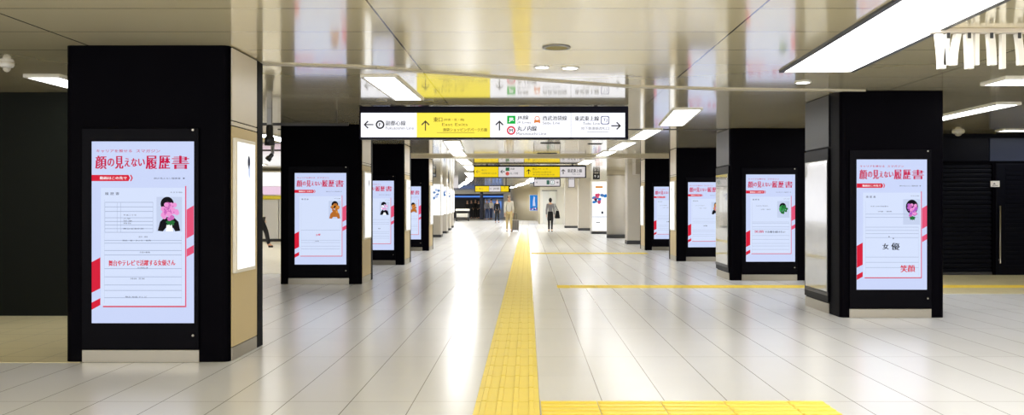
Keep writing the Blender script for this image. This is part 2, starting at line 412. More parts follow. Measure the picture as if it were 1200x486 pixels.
def slot_vent(px, py, w, label):
    d = DC(py); t = empty('ceiling_vent', (X(px, d), d, CEIL), label, 'ceiling vent', 'slot vents in the ceiling')
    mb = MB(); mb.box(-w/2, w/2, -.09, .09, -.006, 0, DGREY); mb.build('vent_frame', t)
    mb = MB()
    for k in range(4): mb.box(-w/2+.02, w/2-.02, -.07+k*.037, -.052+k*.037, -.012, -.006, BLACK)
    mb.build('slats', t)
slot_vent(645, 167.5, 0.42, 'dark slot vent in the ceiling, nearer of two between the two big signs')
slot_vent(641, 179.5, 0.5, 'dark slot vent in the ceiling right above the farther yellow sign')
slot_vent(697, 168.5, 0.3, 'short dark slot vent in the ceiling beside the right row of lights')
def detector(px, py, r, label):
    d = DC(py); t = empty('smoke_detector', (X(px, d), d, CEIL), label, 'smoke detector')
    MB().lathe([(r, 0), (r, -.02), (r*.85, -.035), (r*.6, -.04)], WHITE, 24).build('base', t, recalc=True)
    MB().lathe([(r*.55, -.04), (r*.5, -.06), (r*.3, -.075), (.005, -.08)], mat('detector_dome', (210, 206, 196), .3), 24).build('dome', t, recalc=True)
detector(8, 74, 0.06, 'round white ceiling detector at the far left edge')
detector(1123, 154, 0.1, 'round pale ceiling detector in front of the dark shutters')
# row of white strips hanging from a rail, upper right
def hanging_strips():
    d0 = 6.15; x0 = X(1095, d0)
    t = empty('hanging_sign', (x0, d0, CEIL), 'row of white curved strips hanging from a rail in the upper right corner', 'hanging fixture')
    MB().box(-0.03, 1.6, -.03, .03, -.035, 0, CREAM, .006).build('hanging_rail', t)
    PL = mat('white_plastic', (240, 238, 232), 0.3)
    lay = [(0.03, .05, .02), (0.09, .035, -.015), (0.165, .045, -.03), (0.24, .05, .01), (0.30, .03, .0), (0.40, .05, .015), (0.49, .03, .0), (0.60, .04, .02), (0.75, .045, -.01), (.92, .04, .01), (1.1, .04, 0), (1.3, .045, 0)]
    for k, (x, w, lean) in enumerate(lay):
        L = .225 if k % 3 else .25
        mb = MB(); n = 7
        pts = [(x + lean*math.sin(j/(n-1)*math.pi*.5), -.04 - L*j/(n-1)) for j in range(n)]
        fr = []
        for px_, pz in pts:
            fr.append([mb.bm.verts.new((px_+a*w/2, b*.02, pz)) for a, b in ((-1,-1),(1,-1),(1,1),(-1,1))])
        for A, B in zip(fr, fr[1:]):
            for q in range(4): mb.bm.faces.new([A[q], A[(q+1)%4], B[(q+1)%4], B[q]])
        mb.bm.faces.new(fr[0]); mb.bm.faces.new(fr[-1][::-1]); mb.mi(PL)
        o = mb.build('white_strip', t, recalc=True)
        if k % 2:
            MB().box(x-.012, x+.012, -.026, -.022, -.075, -.03, DGREY, .002).build('clip', o)
hanging_strips()

# ------------------------------------------------------------------ pillars and displays
def pillar(D, xl, xr, depth, inner, label, screen_l, screen_r, lightbox, side_style):
    """xl/xr: px of the front face at distance D; inner = +1 when the corridor side is on the right"""
    x0, x1 = X(xl, D), X(xr, D); w = x1-x0; cx = (x0+x1)/2
    t = empty('advertising_pillar', (cx, D + depth/2, 0), label, 'pillar')
    h = depth/2; a = w/2; top = CEIL
    MB().box(-a, a, -h, h, 0, top, BLACK, 0.05, 4, vertical=True).build('pillar_cladding', t)
    s = inner; xs = a*s
    def side(z0, z1, m, name, y0=-h+.05, y1=h-.165, th=.012):
        lo, hi = sorted((xs, xs + s*th))
        return MB().box(lo, hi, y0, y1, z0, z1, m, .003).build(name, t)
    if side_style == 'cream':
        side(1.93, top-.01, CREAM, 'upper_side_panel'); side(1.89, 1.922, CREAM, 'side_band')
        side(0.11, 1.882, TAN, 'lower_side_panel'); side(0.0, 0.105, STEEL, 'side_kick_plate')
        lo, hi = sorted((xs + s*.0, xs + s*.014))
        MB().box(lo, hi, h-.16, h-.01, 0, top-.01, BLACK, .003).build('corner_strip', t)
    else:
        f0 = -h+.34 if depth > 1.1 else -h+.06
        side(1.92, top-.01, mat('dark_side_panel', (34, 33, 35), .4, spec=.2), 'upper_side_panel', f0, h-.03)
        side(0.0, 0.115, STEEL, 'side_kick_plate', f0, h-.03)
        # glazed poster case set on the side
        side(0.13, 1.9, BEZEL, 'case_frame', f0, h-.03, .02)
    return t, cx, w
def lightbox(D, depth, xface, s, label, z0, z1, y0, y1, m_print):
    t = empty('poster_lightbox', (xface, (y0+y1)/2, z0), label, 'poster lightbox')
    hy = (y1-y0)/2; H = z1-z0; th = .03
    lo, hi = sorted((s*.013, s*(.013+th)))
    MB().box(lo, hi, -hy, hy, 0, H, mat('white_aluminium', (226, 220, 206), .35), .006).build('lightbox_frame', t)
    lo, hi = sorted((s*(.013+th), s*(.013+th+.004)))
    p = MB().box(lo, hi, -hy+.03, hy-.03, .03, H-.03, m_print).build('backlit_poster', t)
    xf = s*(.013+th+.006)
    mb = MB()          # printed figure near the top
    def yz(pts, m):
        f = mb.bm.faces.new([mb.bm.verts.new((xf, q[0], q[1])) for q in pts]); mb._paint([f], m)
    for (cy, cz, ry, rz, m) in ((.05, H*.83, hy*.13, H*.05, SDRK), (.06, H*.76, hy*.10, H*.05, SPHO)):
        yz([(cy + ry*math.cos(q*math.pi/8), cz + rz*math.sin(q*math.pi/8)) for q in range(16)], m)
    mb.build('printed_figure', p, recalc=True)
    return t
def display(D, cx, screen_cx, base_l, base_r, label, ad):
    """portrait digital display on the front face of a pillar; SW x SH screen"""
    SW, SH = ad.get('w', 0.81), 1.44; zb = 0.313
    t = empty('digital_display', (screen_cx, D, 0), label, 'digital display')
    Y0 = -0.0215
    bl, br = base_l-screen_cx, base_r-screen_cx
    MB().box(bl, br, Y0, -.0015, 0.105, 1.86, BEZEL, .006).build('bezel', t)
    MB().box(bl, br, -.014, -.0015, 0.0, 0.098, STEEL, .003).build('kick_plate', t)
    for zz in (1.845, 0.215):
        MB().lathe([(.009, -.004), (.009, 0)], STEEL, 16, (br-.045, Y0-.0005, zz), 'y').build('lock', t, recalc=True)
    sc = MB().box(-SW/2, SW/2, Y0-.004, Y0, zb, zb+SH, SCR).build('screen', t)
    y = Y0-.0045
    U = lambda u: (u-.5)*SW
    V = lambda v: zb + SH*(1-v)
    def R(mb, u0, u1, v0, v1, yy, m): mb.xz([(U(u0),V(v0)),(U(u1),V(v0)),(U(u1),V(v1)),(U(u0),V(v1))], yy, m)
    # sheet of paper with red edge
    mb = MB(); R(mb, .09, .915, .255, .905, y, SHEET); mb.build('form_sheet', sc)
    mb = MB(); R(mb, .915, .927, .245, .912, y, SPINK); R(mb, .11, .915, .905, .912, y, SRED); mb.build('sheet_edge', sc)
    # rules of the form
    mb = MB(); q = .0012
    for v in ad['rules']: R(mb, .125, .88, v-q, v+q, y-.0005, SGRY)
    if ad.get('table'):
        for v in (.335, .36, .385, .42, .44, .46, .48, .50): R(mb, .13, .60, v-q, v+q, y-.0005, SGRY)
        for u in (.13, .25, .285, .60): R(mb, u-.001, u+.001, .335, .50, y-.0005, SGRY)
        for k, v in enumerate((.405, .425, .438, .45, .48)): put_text(mb, ['平成二十年', '入学', '卒業', '現在', '舞台出演多数'][k], U(.31), U(.31+[.13,.07,.09,.08,.2][k]), V(v), .011, y-.001, SDRK)
    R(mb, .125, .126, .32, .89, y-.0005, SGRY); R(mb, .88, .881, .52, .89, y-.0005, SGRY)
    mb.build('form_lines', sc); mb = MB()
    put_text(mb, '履 歴 書', U(.13), U(.27), V(.287), .022, y-.001, SDRK)
    mb.build('form_title', sc); mb = MB()
    put_text(mb, '年 月 日 現在', U(.77), U(.89), V(.28), .010, y-.001, SDRK)
    mb.build('form_date', sc)
    for v, b, u0, u1 in ad['notes']:
        mb = MB(); put_text(mb, b, U(u0), U(u1), V(v), .012, y-.001, SDRK); mb.build('form_note', sc)
    # headline
    mb = MB(); ta, tb = ad['tag'].split('、'); put_text(mb, ta, U(.045), U(.395), V(.052), .024, y-.001, SMAG, .03); mb.build('tagline', sc)
    mb = MB(); put_text(mb, tb, U(.435), U(.67), V(.052), .024, y-.001, SMAG, .03); mb.build('tagline', sc)
    mb = MB()
    for ch, u0, u1, hh in (('顔', .035, .148, .105), ('の', .155, .222, .062), ('見', .228, .312, .1), ('え', .320, .378, .066), ('な', .386, .448, .066), ('い', .456, .522, .056), ('履', .528, .642, .105), ('歴', .655, .77, .105), ('書', .785, .955, .105)):
        put_text(mb, ch, U(u0), U(u1), V(.115), hh, y-.001, SMAG, .075)
    mb.build('headline', sc)
    mb = MB(); vm = .201
    mb.xz([(U(0),V(.184)),(U(.36),V(.184)),(U(.375),V(vm)),(U(.36),V(.218)),(U(0),V(.218))], y, SRED)
    mb.xz([(U(.375),V(.184)),(U(.388),V(.184)),(U(.403),V(vm)),(U(.388),V(.218)),(U(.375),V(.218)),(U(.39),V(vm))], y, SRED)
    put_text(mb, '動画はこの先で', U(.08), U(.345), V(vm), .024, y-.001, SWHT, .06)
    mb.build('banner', sc)
    mb = MB(); put_text(mb, '顔の見えない履歴書', U(.61), U(.87), V(.203), .013, y-.001, SDRK); mb.build('search_text', sc); mb = MB(); R(mb, .895, .91, .2, .206, y-.001, SDRK); mb.build('search_mark', sc)
    # red slanted stripes
    for pts, m in (([(0,.664),(.085,.638),(.085,.808),(0,.832)], SRED), ([(0,.887),(.085,.862),(.085,.90),(0,.926)], SRED),
                   ([(.93,.375),(1,.352),(1,.512),(.93,.534)], SPINK), ([(.93,.592),(1,.570),(1,.613),(.93,.635)], SPINK)):
        mb = MB(); mb.xz([(U(a),V(b)) for a, b in pts], y, m); mb.build('red_stripe', sc)
    # portrait photograph hidden behind what the sitter holds
    mb = MB(); pu0, pu1, pv0, pv1 = ad.get('photo', (.635, .885, .305, .495))
    R(mb, pu0, pu1, pv0, pv1, y-.0005, SPHO)
    pu = lambda a: U(pu0 + (pu1-pu0)*a); pv = lambda b: V(pv0 + (pv1-pv0)*b)
    pw = SW*(pu1-pu0); ph = SH*(pv1-pv0)
    yy = y-.001
    kind = ad['kind']
    if kind in ('pink', 'pale', 'brown', 'orange'):
        mb.xz([(pu(.05),pv(.98)),(pu(.14),pv(.72)),(pu(.34),pv(.58)),(pu(.66),pv(.58)),(pu(.86),pv(.72)),(pu(.93),pv(.98)),(pu(.74),pv(1)),(pu(.66),pv(.9)),(pu(.36),pv(.9)),(pu(.25),pv(1))], yy, SBLK if kind != 'brown' else SBRN)
        if kind in ('pink', 'pale'): mb.xz([(pu(.36),pv(1)),(pu(.4),pv(.8)),(pu(.6),pv(.8)),(pu(.66),pv(1))], yy-.0003, SWHT)
    hairx, hairy, hr = ad.get('hair', (.42, .2, .26))
    if kind != 'green': mb.disc(pu(hairx), pv(hairy), pw*hr, ph*hr*.78, yy-.0003, SBLK, 20)
    else: mb.disc(pu(.45), pv(.35), pw*.28, ph*.24, yy-.0003, SBLK, 20)
    rnd = random.Random(ad['seed'])
    cols = {'pink': (SFLP, SFLQ, SFLP), 'purple': (SFLP, SFLV, SFLQ), 'green': (SLEAF, SLEAF2, SLEAF), 'pale': (SPHO, SFLP, SWHT), 'brown': (SBRN, SORN, SBRN), 'orange': (SORN, SBRN, SFLV)}[kind]
    cy = .42 if kind != 'green' else .5
    if kind in ('pink', 'purple'):
        for k in range(7):
            a = math.pi*(1.1 + .13*k)
            mb.disc(pu(.55+.1*math.cos(a)), pv(cy+.3+.05*(k%2)), pw*.09, ph*.035, yy-.0004-.00002*k, SLEAF, 8, a)
    for k in range(26):
        r = rnd.random()**.5; a = rnd.random()*6.283
        mb.disc(pu(.52+.3*r*math.cos(a)), pv(cy+.24*r*math.sin(a)), pw*.095, ph*.07, yy-.0006-.00003*k, cols[k % 3], 9, a)
    for k in range(12):
        r = rnd.random()**.5; a = rnd.random()*6.283
        mb.disc(pu(.52+.24*r*math.cos(a)), pv(cy+.19*r*math.sin(a)), pw*.03, ph*.022, yy-.0015-.00003*k, cols[(k+1) % 3], 7, a)
    mb.build('portrait_photo', sc)
    mb = MB()
    for b, u0, u1, v, hh, m, rot in ad['hand']: put_text(mb, b, U(u0), U(u1), V(v), hh, y-.001, m, .07, rot)
    mb.build('handwriting', sc)
    return t
RULES = [.545, .56, .60, .625, .70, .745, .79, .82, .86]
RULESB = [.56, .60, .625, .735, .76, .80, .83]
NOTES = [(.525, '免許・資格', .46, .55), (.545, '演技・歌・ダンス・殺陣', .30, .58), (.61, '志望の動機', .47, .57), (.695, '本人希望記入欄', .45, .55), (.755, '特技 芝居', .38, .52), (.855, '舞台 映画 テレビ', .33, .54)]
NOTB = [(.36, '氏名 住所 電話番号', .2, .45), (.40, '学歴・職歴', .3, .5)]
TAGS = 'キャリアを推せる、スマガジン'
ads = {
 'L0': dict(kind='pink', seed=1, rules=RULES, notes=NOTES, table=True, tag=TAGS, hand=[('舞台やテレビで活躍する女優さん', .165, .82, .668, .046, SRED, .01)]),
 'L1': dict(kind='brown', seed=2, rules=RULESB[2:], notes=[], tag=TAGS, photo=(.66, .90, .305, .50), hair=(.5, .22, .27), hand=[('女優', .41, .50, .675, .03, SRED, .1), ('笑顔', .39, .47, .745, .012, SDRK, 0)]),
 'L2': dict(kind='pale', seed=3, rules=RULESB, notes=[(.68, '夢は舞台女優', .15, .45)], tag=TAGS, hand=[('舞台', .6, .66, .69, .02, SDRK, 0)]),
 'L3': dict(kind='brown', seed=4, rules=RULESB, notes=NOTB, tag=TAGS, hand=[('女優', .4, .5, .675, .03, SRED, 0)]),
 'R0': dict(kind='purple', seed=5, rules=[.42, .445, .52, .545, .57, .60, .75, .79, .83], notes=NOTB, tag=TAGS, photo=(.66, .90, .305, .50), hair=(.52, .3, .36), w=.777, hand=[('女', .365, .455, .668, .066, SBLK, .05), ('優', .49, .61, .668, .078, SBLK, -.03), ('笑顔', .62, .83, .838, .078, SRED, .03), ('・・', .45, .53, .60, .012, SBLK, -.4)]),
 'R1': dict(kind='green', seed=6, rules=RULES, notes=NOTB, tag=TAGS, hand=[('笑顔', .17, .36, .655, .042, SMAG, .02), ('で女優を続けたい', .38, .80, .658, .034, SDRK, 0)]),
 'R2': dict(kind='orange', seed=7, rules=RULESB, notes=NOTB, tag=TAGS, hair=(.55, .22, .25), hand=[('女優', .42, .52, .67, .025, SDRK, 0)]),
 'R3': dict(kind='pale', seed=8, rules=RULESB, notes=NOTB, tag=TAGS, hand=[('女優', .42, .52, .67, .025, SDRK, 0)]),
}
def full(key, D, xl, xr, depth, s, scx, bl, br, plabel, dlabel, llabel, style):
    t, cx, w = pillar(D, xl, xr, depth, s, plabel, 0, 0, None, style)
    x0, x1 = X(xl, D), X(xr, D)
    display(D, cx, X(scx, D), X(bl, D), X(br, D), dlabel, ads[key])
    xf = x1 if s > 0 else x0
    if style == 'cream':
        lightbox(D, depth, xf, s, llabel, .70 if s > 0 else .67, 1.79, D+.05, D+depth-.30, POSTER)
    else:
        GL_ = mat('case_glass_print', (148, 150, 150), .08, spec=.6, coat=1.0, coat_rough=.02, noise=.16, nscale=2.2)
        h = depth/2; xs = s*w/2 + s*.02; zb = .22
        y0_, y1_ = (-h+.36, h-.08) if key == 'R0' else (-h+.1, h-.06)
        cf = [c for c in t.children if c.name.startswith('case_frame')][0]
        lo, hi = sorted((xs+s*.001, xs+s*.008))
        MB().box(lo, hi, y0_, y1_, zb+.03, zb+1.55, GL_, .002).build('glazed_print', cf)
        lo, hi = sorted((xs+s*.001, xs+s*.010))
        MB().box(lo, hi, y0_-.03, y1_+.02, zb-.015, zb+.025, DGREY, .002).build('case_sill', cf)
full('L0', 1000/147.2, 76, 268, .84, 1, 169, 97, 234, 'nearest black advertising pillar on the left, with beige right side', 'large portrait screen on nearest left pillar, portrait of sitter behind pink flowers', 'white backlit poster box on the side of the nearest left pillar', 'cream')
full('L1', 1000/74.3, 328, 423.5, .92, 1, 376, 338, 409, 'second black advertising pillar on the left, behind the nearest one', 'portrait screen on second left pillar, photo of dark hair over an orange-brown shape', 'backlit poster box on the side of the second left pillar', 'cream')
full('L2', 1000/56.25, 401, 473.5, .95, 1, 439, 411, 463.5, 'third black advertising pillar on the left, partly behind the second', 'portrait screen on third left pillar, half hidden, photo of person with pale bouquet', 'slim backlit poster box on the side of the third left pillar', 'cream')
full('L3', 1000/43.0, 447, 502.5, .95, 1, 476, 452, 495, 'farthest black advertising pillar on the left', 'portrait screen on farthest left pillar, only its right part in view', 'slim backlit poster box on the side of the farthest left pillar', 'cream')
full('R0', 1000/105.6, 985, 1107, 1.2, -1, 1044, 995, 1091, 'nearest black advertising pillar on the right', 'portrait screen on nearest right pillar, purple bouquet photo and large brush characters', '', 'glass')
full('R1', 1000/70.8, 856, 947, 1.03, -1, 902.5, 869, 934, 'second black advertising pillar on the right, behind the nearest one', 'portrait screen on second right pillar, photo of green leaves over a face', '', 'glass')
full('R2', 1000/52.8, 793, 861, .95, -1, 827.5, 804, 851, 'third black advertising pillar on the right', 'portrait screen on third right pillar, photo of an orange bunch at its hidden edge', 'slim backlit poster box on the side of the third right pillar', 'cream')
full('R3', 1000/42.5, 756, 810, .95, -1, 783.5, 764, 803, 'farthest black advertising pillar on the right', 'portrait screen on farthest right pillar, only its left part in view', 'slim backlit poster box on the side of the farthest right pillar', 'cream')

# ------------------------------------------------------------------ hanging signs
def sign(D, l, r, top, bot, label, panels, name='hanging_sign', thick=.16, border=(8, 3, 5, 6), cat='sign'):
    """panels: list of (px left, px right, material, draw(mb, fx, fz, y))"""
    s = F/D; x0, x1 = X(l, D), X(r, D); z0, z1 = Z(bot, D), Z(top, D); cx = (x0+x1)/2
    t = empty(name, (cx, D + thick/2, z0), label, cat)
    fx = lambda p: X(p, D) - cx
    fz = lambda p: Z(p, D) - z0
    MB().box(x0-cx, x1-cx, -thick/2, thick/2, 0, z1-z0, NAVY, .008).build('sign_frame', t)
    if z1 < CEIL-.004 and thick > .09:
        for q in (-.38, .38):
            xx = q*(x1-x0)
            MB().box(xx-.025, xx+.025, -.025, .025, z1-z0, CEIL-z0, DGREY).build('mount', t)
    y = -thick/2
    for (a, b, m, draw) in panels:
        p = MB().box(fx(a), fx(b), y-.004, y, fz(bot-border[1]+1), fz(top+border[0]), m).build('sign_panel', t)
        mb = Art(p); draw(mb, fx, fz, y-.0055); mb.done()
    return t
D1 = 1000/92.0
def pA(mb, fx, fz, y):
    arrow(mb.new('arrow'), fx(432), fz(146), .062, math.pi, y, INK, .13)
    mb.new('route_ring').ring(fx(445.5), fz(146), .036, .056, y, INK); put_text(mb.new('lettering'), 'F', fx(444), fx(447.4), fz(146), .045, y, INK)
    put_text(mb.new('lettering'), '副都心線', fx(452), fx(475.5), fz(144.2), .062, y, INKG, .04)
    put_text(mb.new('lettering'), 'Fukutoshin Line', fx(452), fx(485), fz(150), .036, y, INKG)
def pB(mb, fx, fz, y):
    arrow(mb.new('arrow'), fx(498.6), fz(147), .066, math.pi/2, y, mat('arrow_olive', (84, 76, 24), .5), .13)
    put_text(mb.new('lettering'), '東口', fx(508), fx(518.5), fz(140), .06, y, INKY, .05)
    put_text(mb.new('lettering'), '(中央・北・南)', fx(520), fx(544), fz(140.4), .036, y, INKY, .05)
    put_text(mb.new('lettering'), 'East Exits', fx(518), fx(548), fz(145.8), .036, y, INKY)
    put_text(mb.new('lettering'), '池袋ショッピングパーク方面', fx(519), fx(571), fz(152), .044, y, INKY, .05)
    mb.new('mark').xz([(fx(512),fz(155.1)),(fx(556),fz(155.1)),(fx(556),fz(155.6)),(fx(512),fz(155.6))], y, INKY)
def pC(mb, fx, fz, y):
    arrow(mb.new('arrow'), fx(585.3), fz(147), .064, math.pi/2, y, INK, .15)
    mb.new('mark').xz([(fx(594.3),fz(135.6)),(fx(604),fz(135.6)),(fx(604),fz(145)),(fx(594.3),fz(145))], y, GREEN)
    put_text(mb.new('lettering'), 'JR', fx(596), fx(602.5), fz(140.4), .058, y-.001, SWHT, .12)
    put_text(mb.new('lettering'), 'JR線', fx(606), fx(619.5), fz(138), .06, y, INKG, .04); put_text(mb.new('lettering'), 'JR Lines', fx(606), fx(622), fz(143.8), .034, y, INKG)
    mb.new('route_disc').disc(fx(599), fz(152.8), .056, .056, y, REDS, 28); mb.new('route_disc').disc(fx(599), fz(152.8), .036, .036, y-.0006, SIGNW, 24)
    put_text(mb.new('lettering'), 'M', fx(597), fx(601), fz(152.8), .04, y-.0012, INK, .08)
    put_text(mb.new('lettering'), '丸ノ内線', fx(606), fx(629), fz(150.5), .066, y, INK, .05); put_text(mb.new('lettering'), 'Marunouchi Line', fx(605), fx(640), fz(156.6), .036, y, INKG)
    mb.new('mark').xz([(fx(626),fz(140.6)),(fx(633),fz(140.6)),(fx(633),fz(144.6)),(fx(631),fz(143.4)),(fx(628),fz(143.4)),(fx(626),fz(144.6))], y, ORNG)
    mb.new('route_ring').ring(fx(629.5), fz(139), .026, .036, y, ORNG, 6)
    put_text(mb.new('lettering'), '西武池袋線', fx(636), fx(664.5), fz(138.3), .06, y, INKG, .04); put_text(mb.new('lettering'), 'Seibu Line', fx(636), fx(656), fz(144), .034, y, INKG)
def pD(mb, fx, fz, y):
    put_text(mb.new('lettering'), '東武東上線', fx(673.5), fx(702), fz(138.8), .06, y, INK, .05); put_text(mb.new('lettering'), 'Tobu Line', fx(683), fx(703), fz(144.6), .034, y, INKG)
    put_text(mb.new('lettering'), '地下鉄連絡改札口', fx(681), fx(713.5), fz(150.4), .042, y, INKG)
    mb.new('mark').xz([(fx(688),fz(154.4)),(fx(713),fz(154.4)),(fx(713),fz(154.8)),(fx(688),fz(154.8))], y, INKG)
    for a, b, m, dy in ((4.9, 4.9, BLUES, 0), (4.1, 4.1, SIGNW, -.0006)):
        c = 1.3
        pts = [(-a+c,-b),(a-c,-b),(a,-b+c),(a,b-c),(a-c,b),(-a+c,b),(-a,b-c),(-a,-b+c)]
        mb.new('mark').xz([(fx(709+p[0]), fz(140.8+p[1])) for p in pts], y+dy, m)
    put_text(mb.new('lettering'), 'TJ', fx(706.6), fx(711.6), fz(140.8), .045, y-.0012, BLUES)
    arrow(mb.new('arrow'), fx(722), fz(147.4), .062, 0, y, INK, .15)
sign(D1, 421, 736.5, 124.2, 162.8, 'big overhead sign with white and yellow backlit panels, nearest the camera',
     [(423, 488.4, SIGNW, pA), (488.5, 574.3, SIGNY, pB), (574.4, 668.9, SIGNW, pC), (669.2, 732.5, SIGNW, pD)])
D2 = 1000*(CEIL-.02-CAMZ)/(PY-193.4)
SY2 = glow('sign_yellow_far', (244, 214, 30), .95); SW2 = glow('sign_white_far', (226, 220, 222), .9)
def q1(mb, fx, fz, y):
    arrow(mb.new('arrow'), fx(560), fz(201), .062, math.pi, y, INKY); put_text(mb.new('lettering'), '東口', fx(564), fx(570), fz(199.4), .05, y, INKY); put_text(mb.new('lettering'), '池袋駅東口方面', fx(564), fx(582), fz(203), .05, y, INKY)
def q2(mb, fx, fz, y):
    arrow(mb.new('arrow'), fx(589), fz(201), .07, math.pi, y, INK, .2)
    mb.new('mark').xz([(fx(592.5),fz(196.2)),(fx(597),fz(196.2)),(fx(597),fz(200.2)),(fx(592.5),fz(200.2))], y, mat('far_green', (30, 120, 80), .5)); put_text(mb.new('lettering'), 'JR線', fx(598), fx(603), fz(198), .07, y, INK)
    mb.new('route_disc').disc(fx(594.7), fz(203.4), .06, .06, y, mat('far_red', (220, 90, 90), .5)); put_text(mb.new('lettering'), '丸ノ内線', fx(598), fx(607), fz(203), .07, y, INK)
def q3(mb, fx, fz, y):
    arrow(mb.new('arrow'), fx(619.5), fz(201), .08, math.pi/2, y, INK, .2); put_text(mb.new('lettering'), '西口', fx(624), fx(629), fz(198), .07, y, INK); put_text(mb.new('lettering'), '(中央・北・南)', fx(630), fx(642), fz(198), .05, y, INKY)
    put_text(mb.new('lettering'), '池袋西口公園方面', fx(624), fx(646), fz(201.6), .05, y, INKY); put_text(mb.new('lettering'), '東京芸術劇場方面', fx(624), fx(650), fz(204.6), .05, y, INKY)
def q4(mb, fx, fz, y):
    arrow(mb.new('arrow'), fx(660), fz(201), .08, math.pi/2, y, INK, .2); put_text(mb.new('lettering'), '東武東上線', fx(665), fx(682), fz(200), .11, y, INK, .05); put_text(mb.new('lettering'), 'Tobu Line', fx(670), fx(680), fz(203.6), .05, y, INKG)
sign(D2, 554.6, 687, 193.4, 208.3, 'long yellow and white overhead sign, farther down the corridor',
     [(555.8, 584, SY2, q1), (584.4, 614, SW2, q2), (614.4, 656, SY2, q3), (656.3, 685.5, SW2, q4)], border=(2, 2, 2, 2), thick=.18)
def r1(mb, fx, fz, y):
    put_text(mb.new('lettering'), '◀', fx(628), fx(629.5), fz(213.6), .06, y, INKG)
    for a, b in ((640.5, 644), (645, 649.5)): mb.new('mark').xz([(fx(a),fz(211)),(fx(b),fz(211)),(fx(b),fz(216)),(fx(a),fz(216))], y, mat('toilet_green', (50, 110, 100), .5))
    put_text(mb.new('lettering'), '♿', fx(645.6), fx(649), fz(213.5), .1, y-.0006, SWHT); arrow(mb.new('arrow'), fx(653), fz(213.6), .04, 0, y, INK, .2)
sign(D2+.02, 625.2, 656.8, 208.7, 218.6, 'small white overhead sign hanging under the farther yellow sign',
     [(626.2, 655.8, SW2, r1)], border=(1.2, 2, 1, 1), thick=.085)
D3 = 44.0
def s1(mb, fx, fz, y): put_text(mb.new('lettering'), '← 東口', fx(558), fx(566), fz(221), .12, y, INKY)
def s2(mb, fx, fz, y): put_text(mb.new('lettering'), '← JR線', fx(574), fx(585), fz(221), .12, y, INK)
def s3(mb, fx, fz, y): put_text(mb.new('lettering'), '↑', fx(590), fx(593), fz(219.4), .12, y, INKY)
sign(D3, 556, 598, 217, 225, 'small yellow overhead sign with square panel, farthest of the yellow signs', [(557, 573, SY2, s1), (573.3, 586.5, SW2, s2), (587, 596, SY2, s3)], border=(1, 1.6, 1, 1), thick=.18)
def blank(mb, fx, fz, y): pass
def tw(mb, fx, fz, y): put_text(mb.new('lettering'), '↑ ↗', fx(696.3), fx(701.8), fz(206.5), .1, y, SWHT)
sign(34.0, 695, 703, 203, 210, 'tiny black hanging sign above the white advertising kiosk', [(695.6, 702.4, mat('black_sign', (20, 20, 22), .4), tw)], border=(.6, 1.4, 1, 1), thick=.1)
sign(42.0, 666, 673.5, 209.5, 219.5, 'tiny white square hanging sign before the grey pillars', [(666.4, 673.1, SW2, blank)], border=(.6, 1.5, 1, 1), thick=.1)
def lw(mb, fx, fz, y): put_text(mb.new('lettering'), '31', fx(507), fx(510), fz(205), .09, y, SWHT)
sign(32.0, 505.5, 511, 202.5, 207.5, 'tiny black hanging sign just right of the farthest left pillar', [(506, 510.6, mat('black_sign', (20, 20, 22), .4), lw)], border=(.6, 1.4, 1, 1), thick=.1)
def lb(mb, fx, fz, y): put_text(mb.new('lettering'), '→', fx(521), fx(524), fz(212), .09, y, SWHT)
sign(39.0, 519, 526, 209.5, 214.5, 'tiny navy hanging sign over the left row of poster stands', [(519.5, 525.5, mat('navy_sign', (26, 30, 80), .4), lb)], border=(.6, 1.4, 1, 1), thick=.1)
sign(48.0, 528, 537.5, 208, 221, 'pale boxy hanging sign at the end of the left poster stands', [(528.4, 537, SW2, blank)], border=(.8, 1.6, 1, 1), thick=.14)

# ------------------------------------------------------------------ left row of poster stands, far
def stand(D, l, r, label, seed):
    x0, x1 = X(l, D), X(r, D); cx = (x0+x1)/2; a = (x1-x0)/2
    t = empty('poster_pillar', (cx, D+.35, 0), label, 'poster pillar')
    MB().box(-a, a, -.35, .35, 0, CEIL, COLM, .03, 3, vertical=True).build('pillar_cladding', t)
    MB().box(-a-.01, a+.01, -.36, .36, 0, .1, DGREY).build('plinth', t)
    p = MB().box(-a+.03, a-.02, -.40, -.35, .85, 2.05, POSTER, .005).build('backlit_poster', t)
    p2 = MB().box(a, a+.04, -.3, .3, .85, 2.05, POSTER, .005).build('backlit_poster', t)
    rnd = random.Random(seed); mb = MB()
    for k in range(10):
        mb.disc((rnd.random()-.5)*a*1.4, 1.5 + rnd.random()*.35, .05+.03*rnd.random(), .04+.03*rnd.random(), -.402-.0005*k, POSTB if k % 3 else SPHO, 10, rnd.random())
    mb.build('printed_figure', p)
stand(33.0, 502, 516.5, 'white poster pillar with blue print beside the farthest left black pillar', 1)
stand(37.5, 512, 523.5, 'second white poster pillar in the far left row', 2)
stand(42.0, 518, 527.6, 'third white poster pillar in the far left row', 3)
stand(47.0, 522, 530.6, 'fourth white poster pillar in the far left row, nearest the dark crowd', 4)

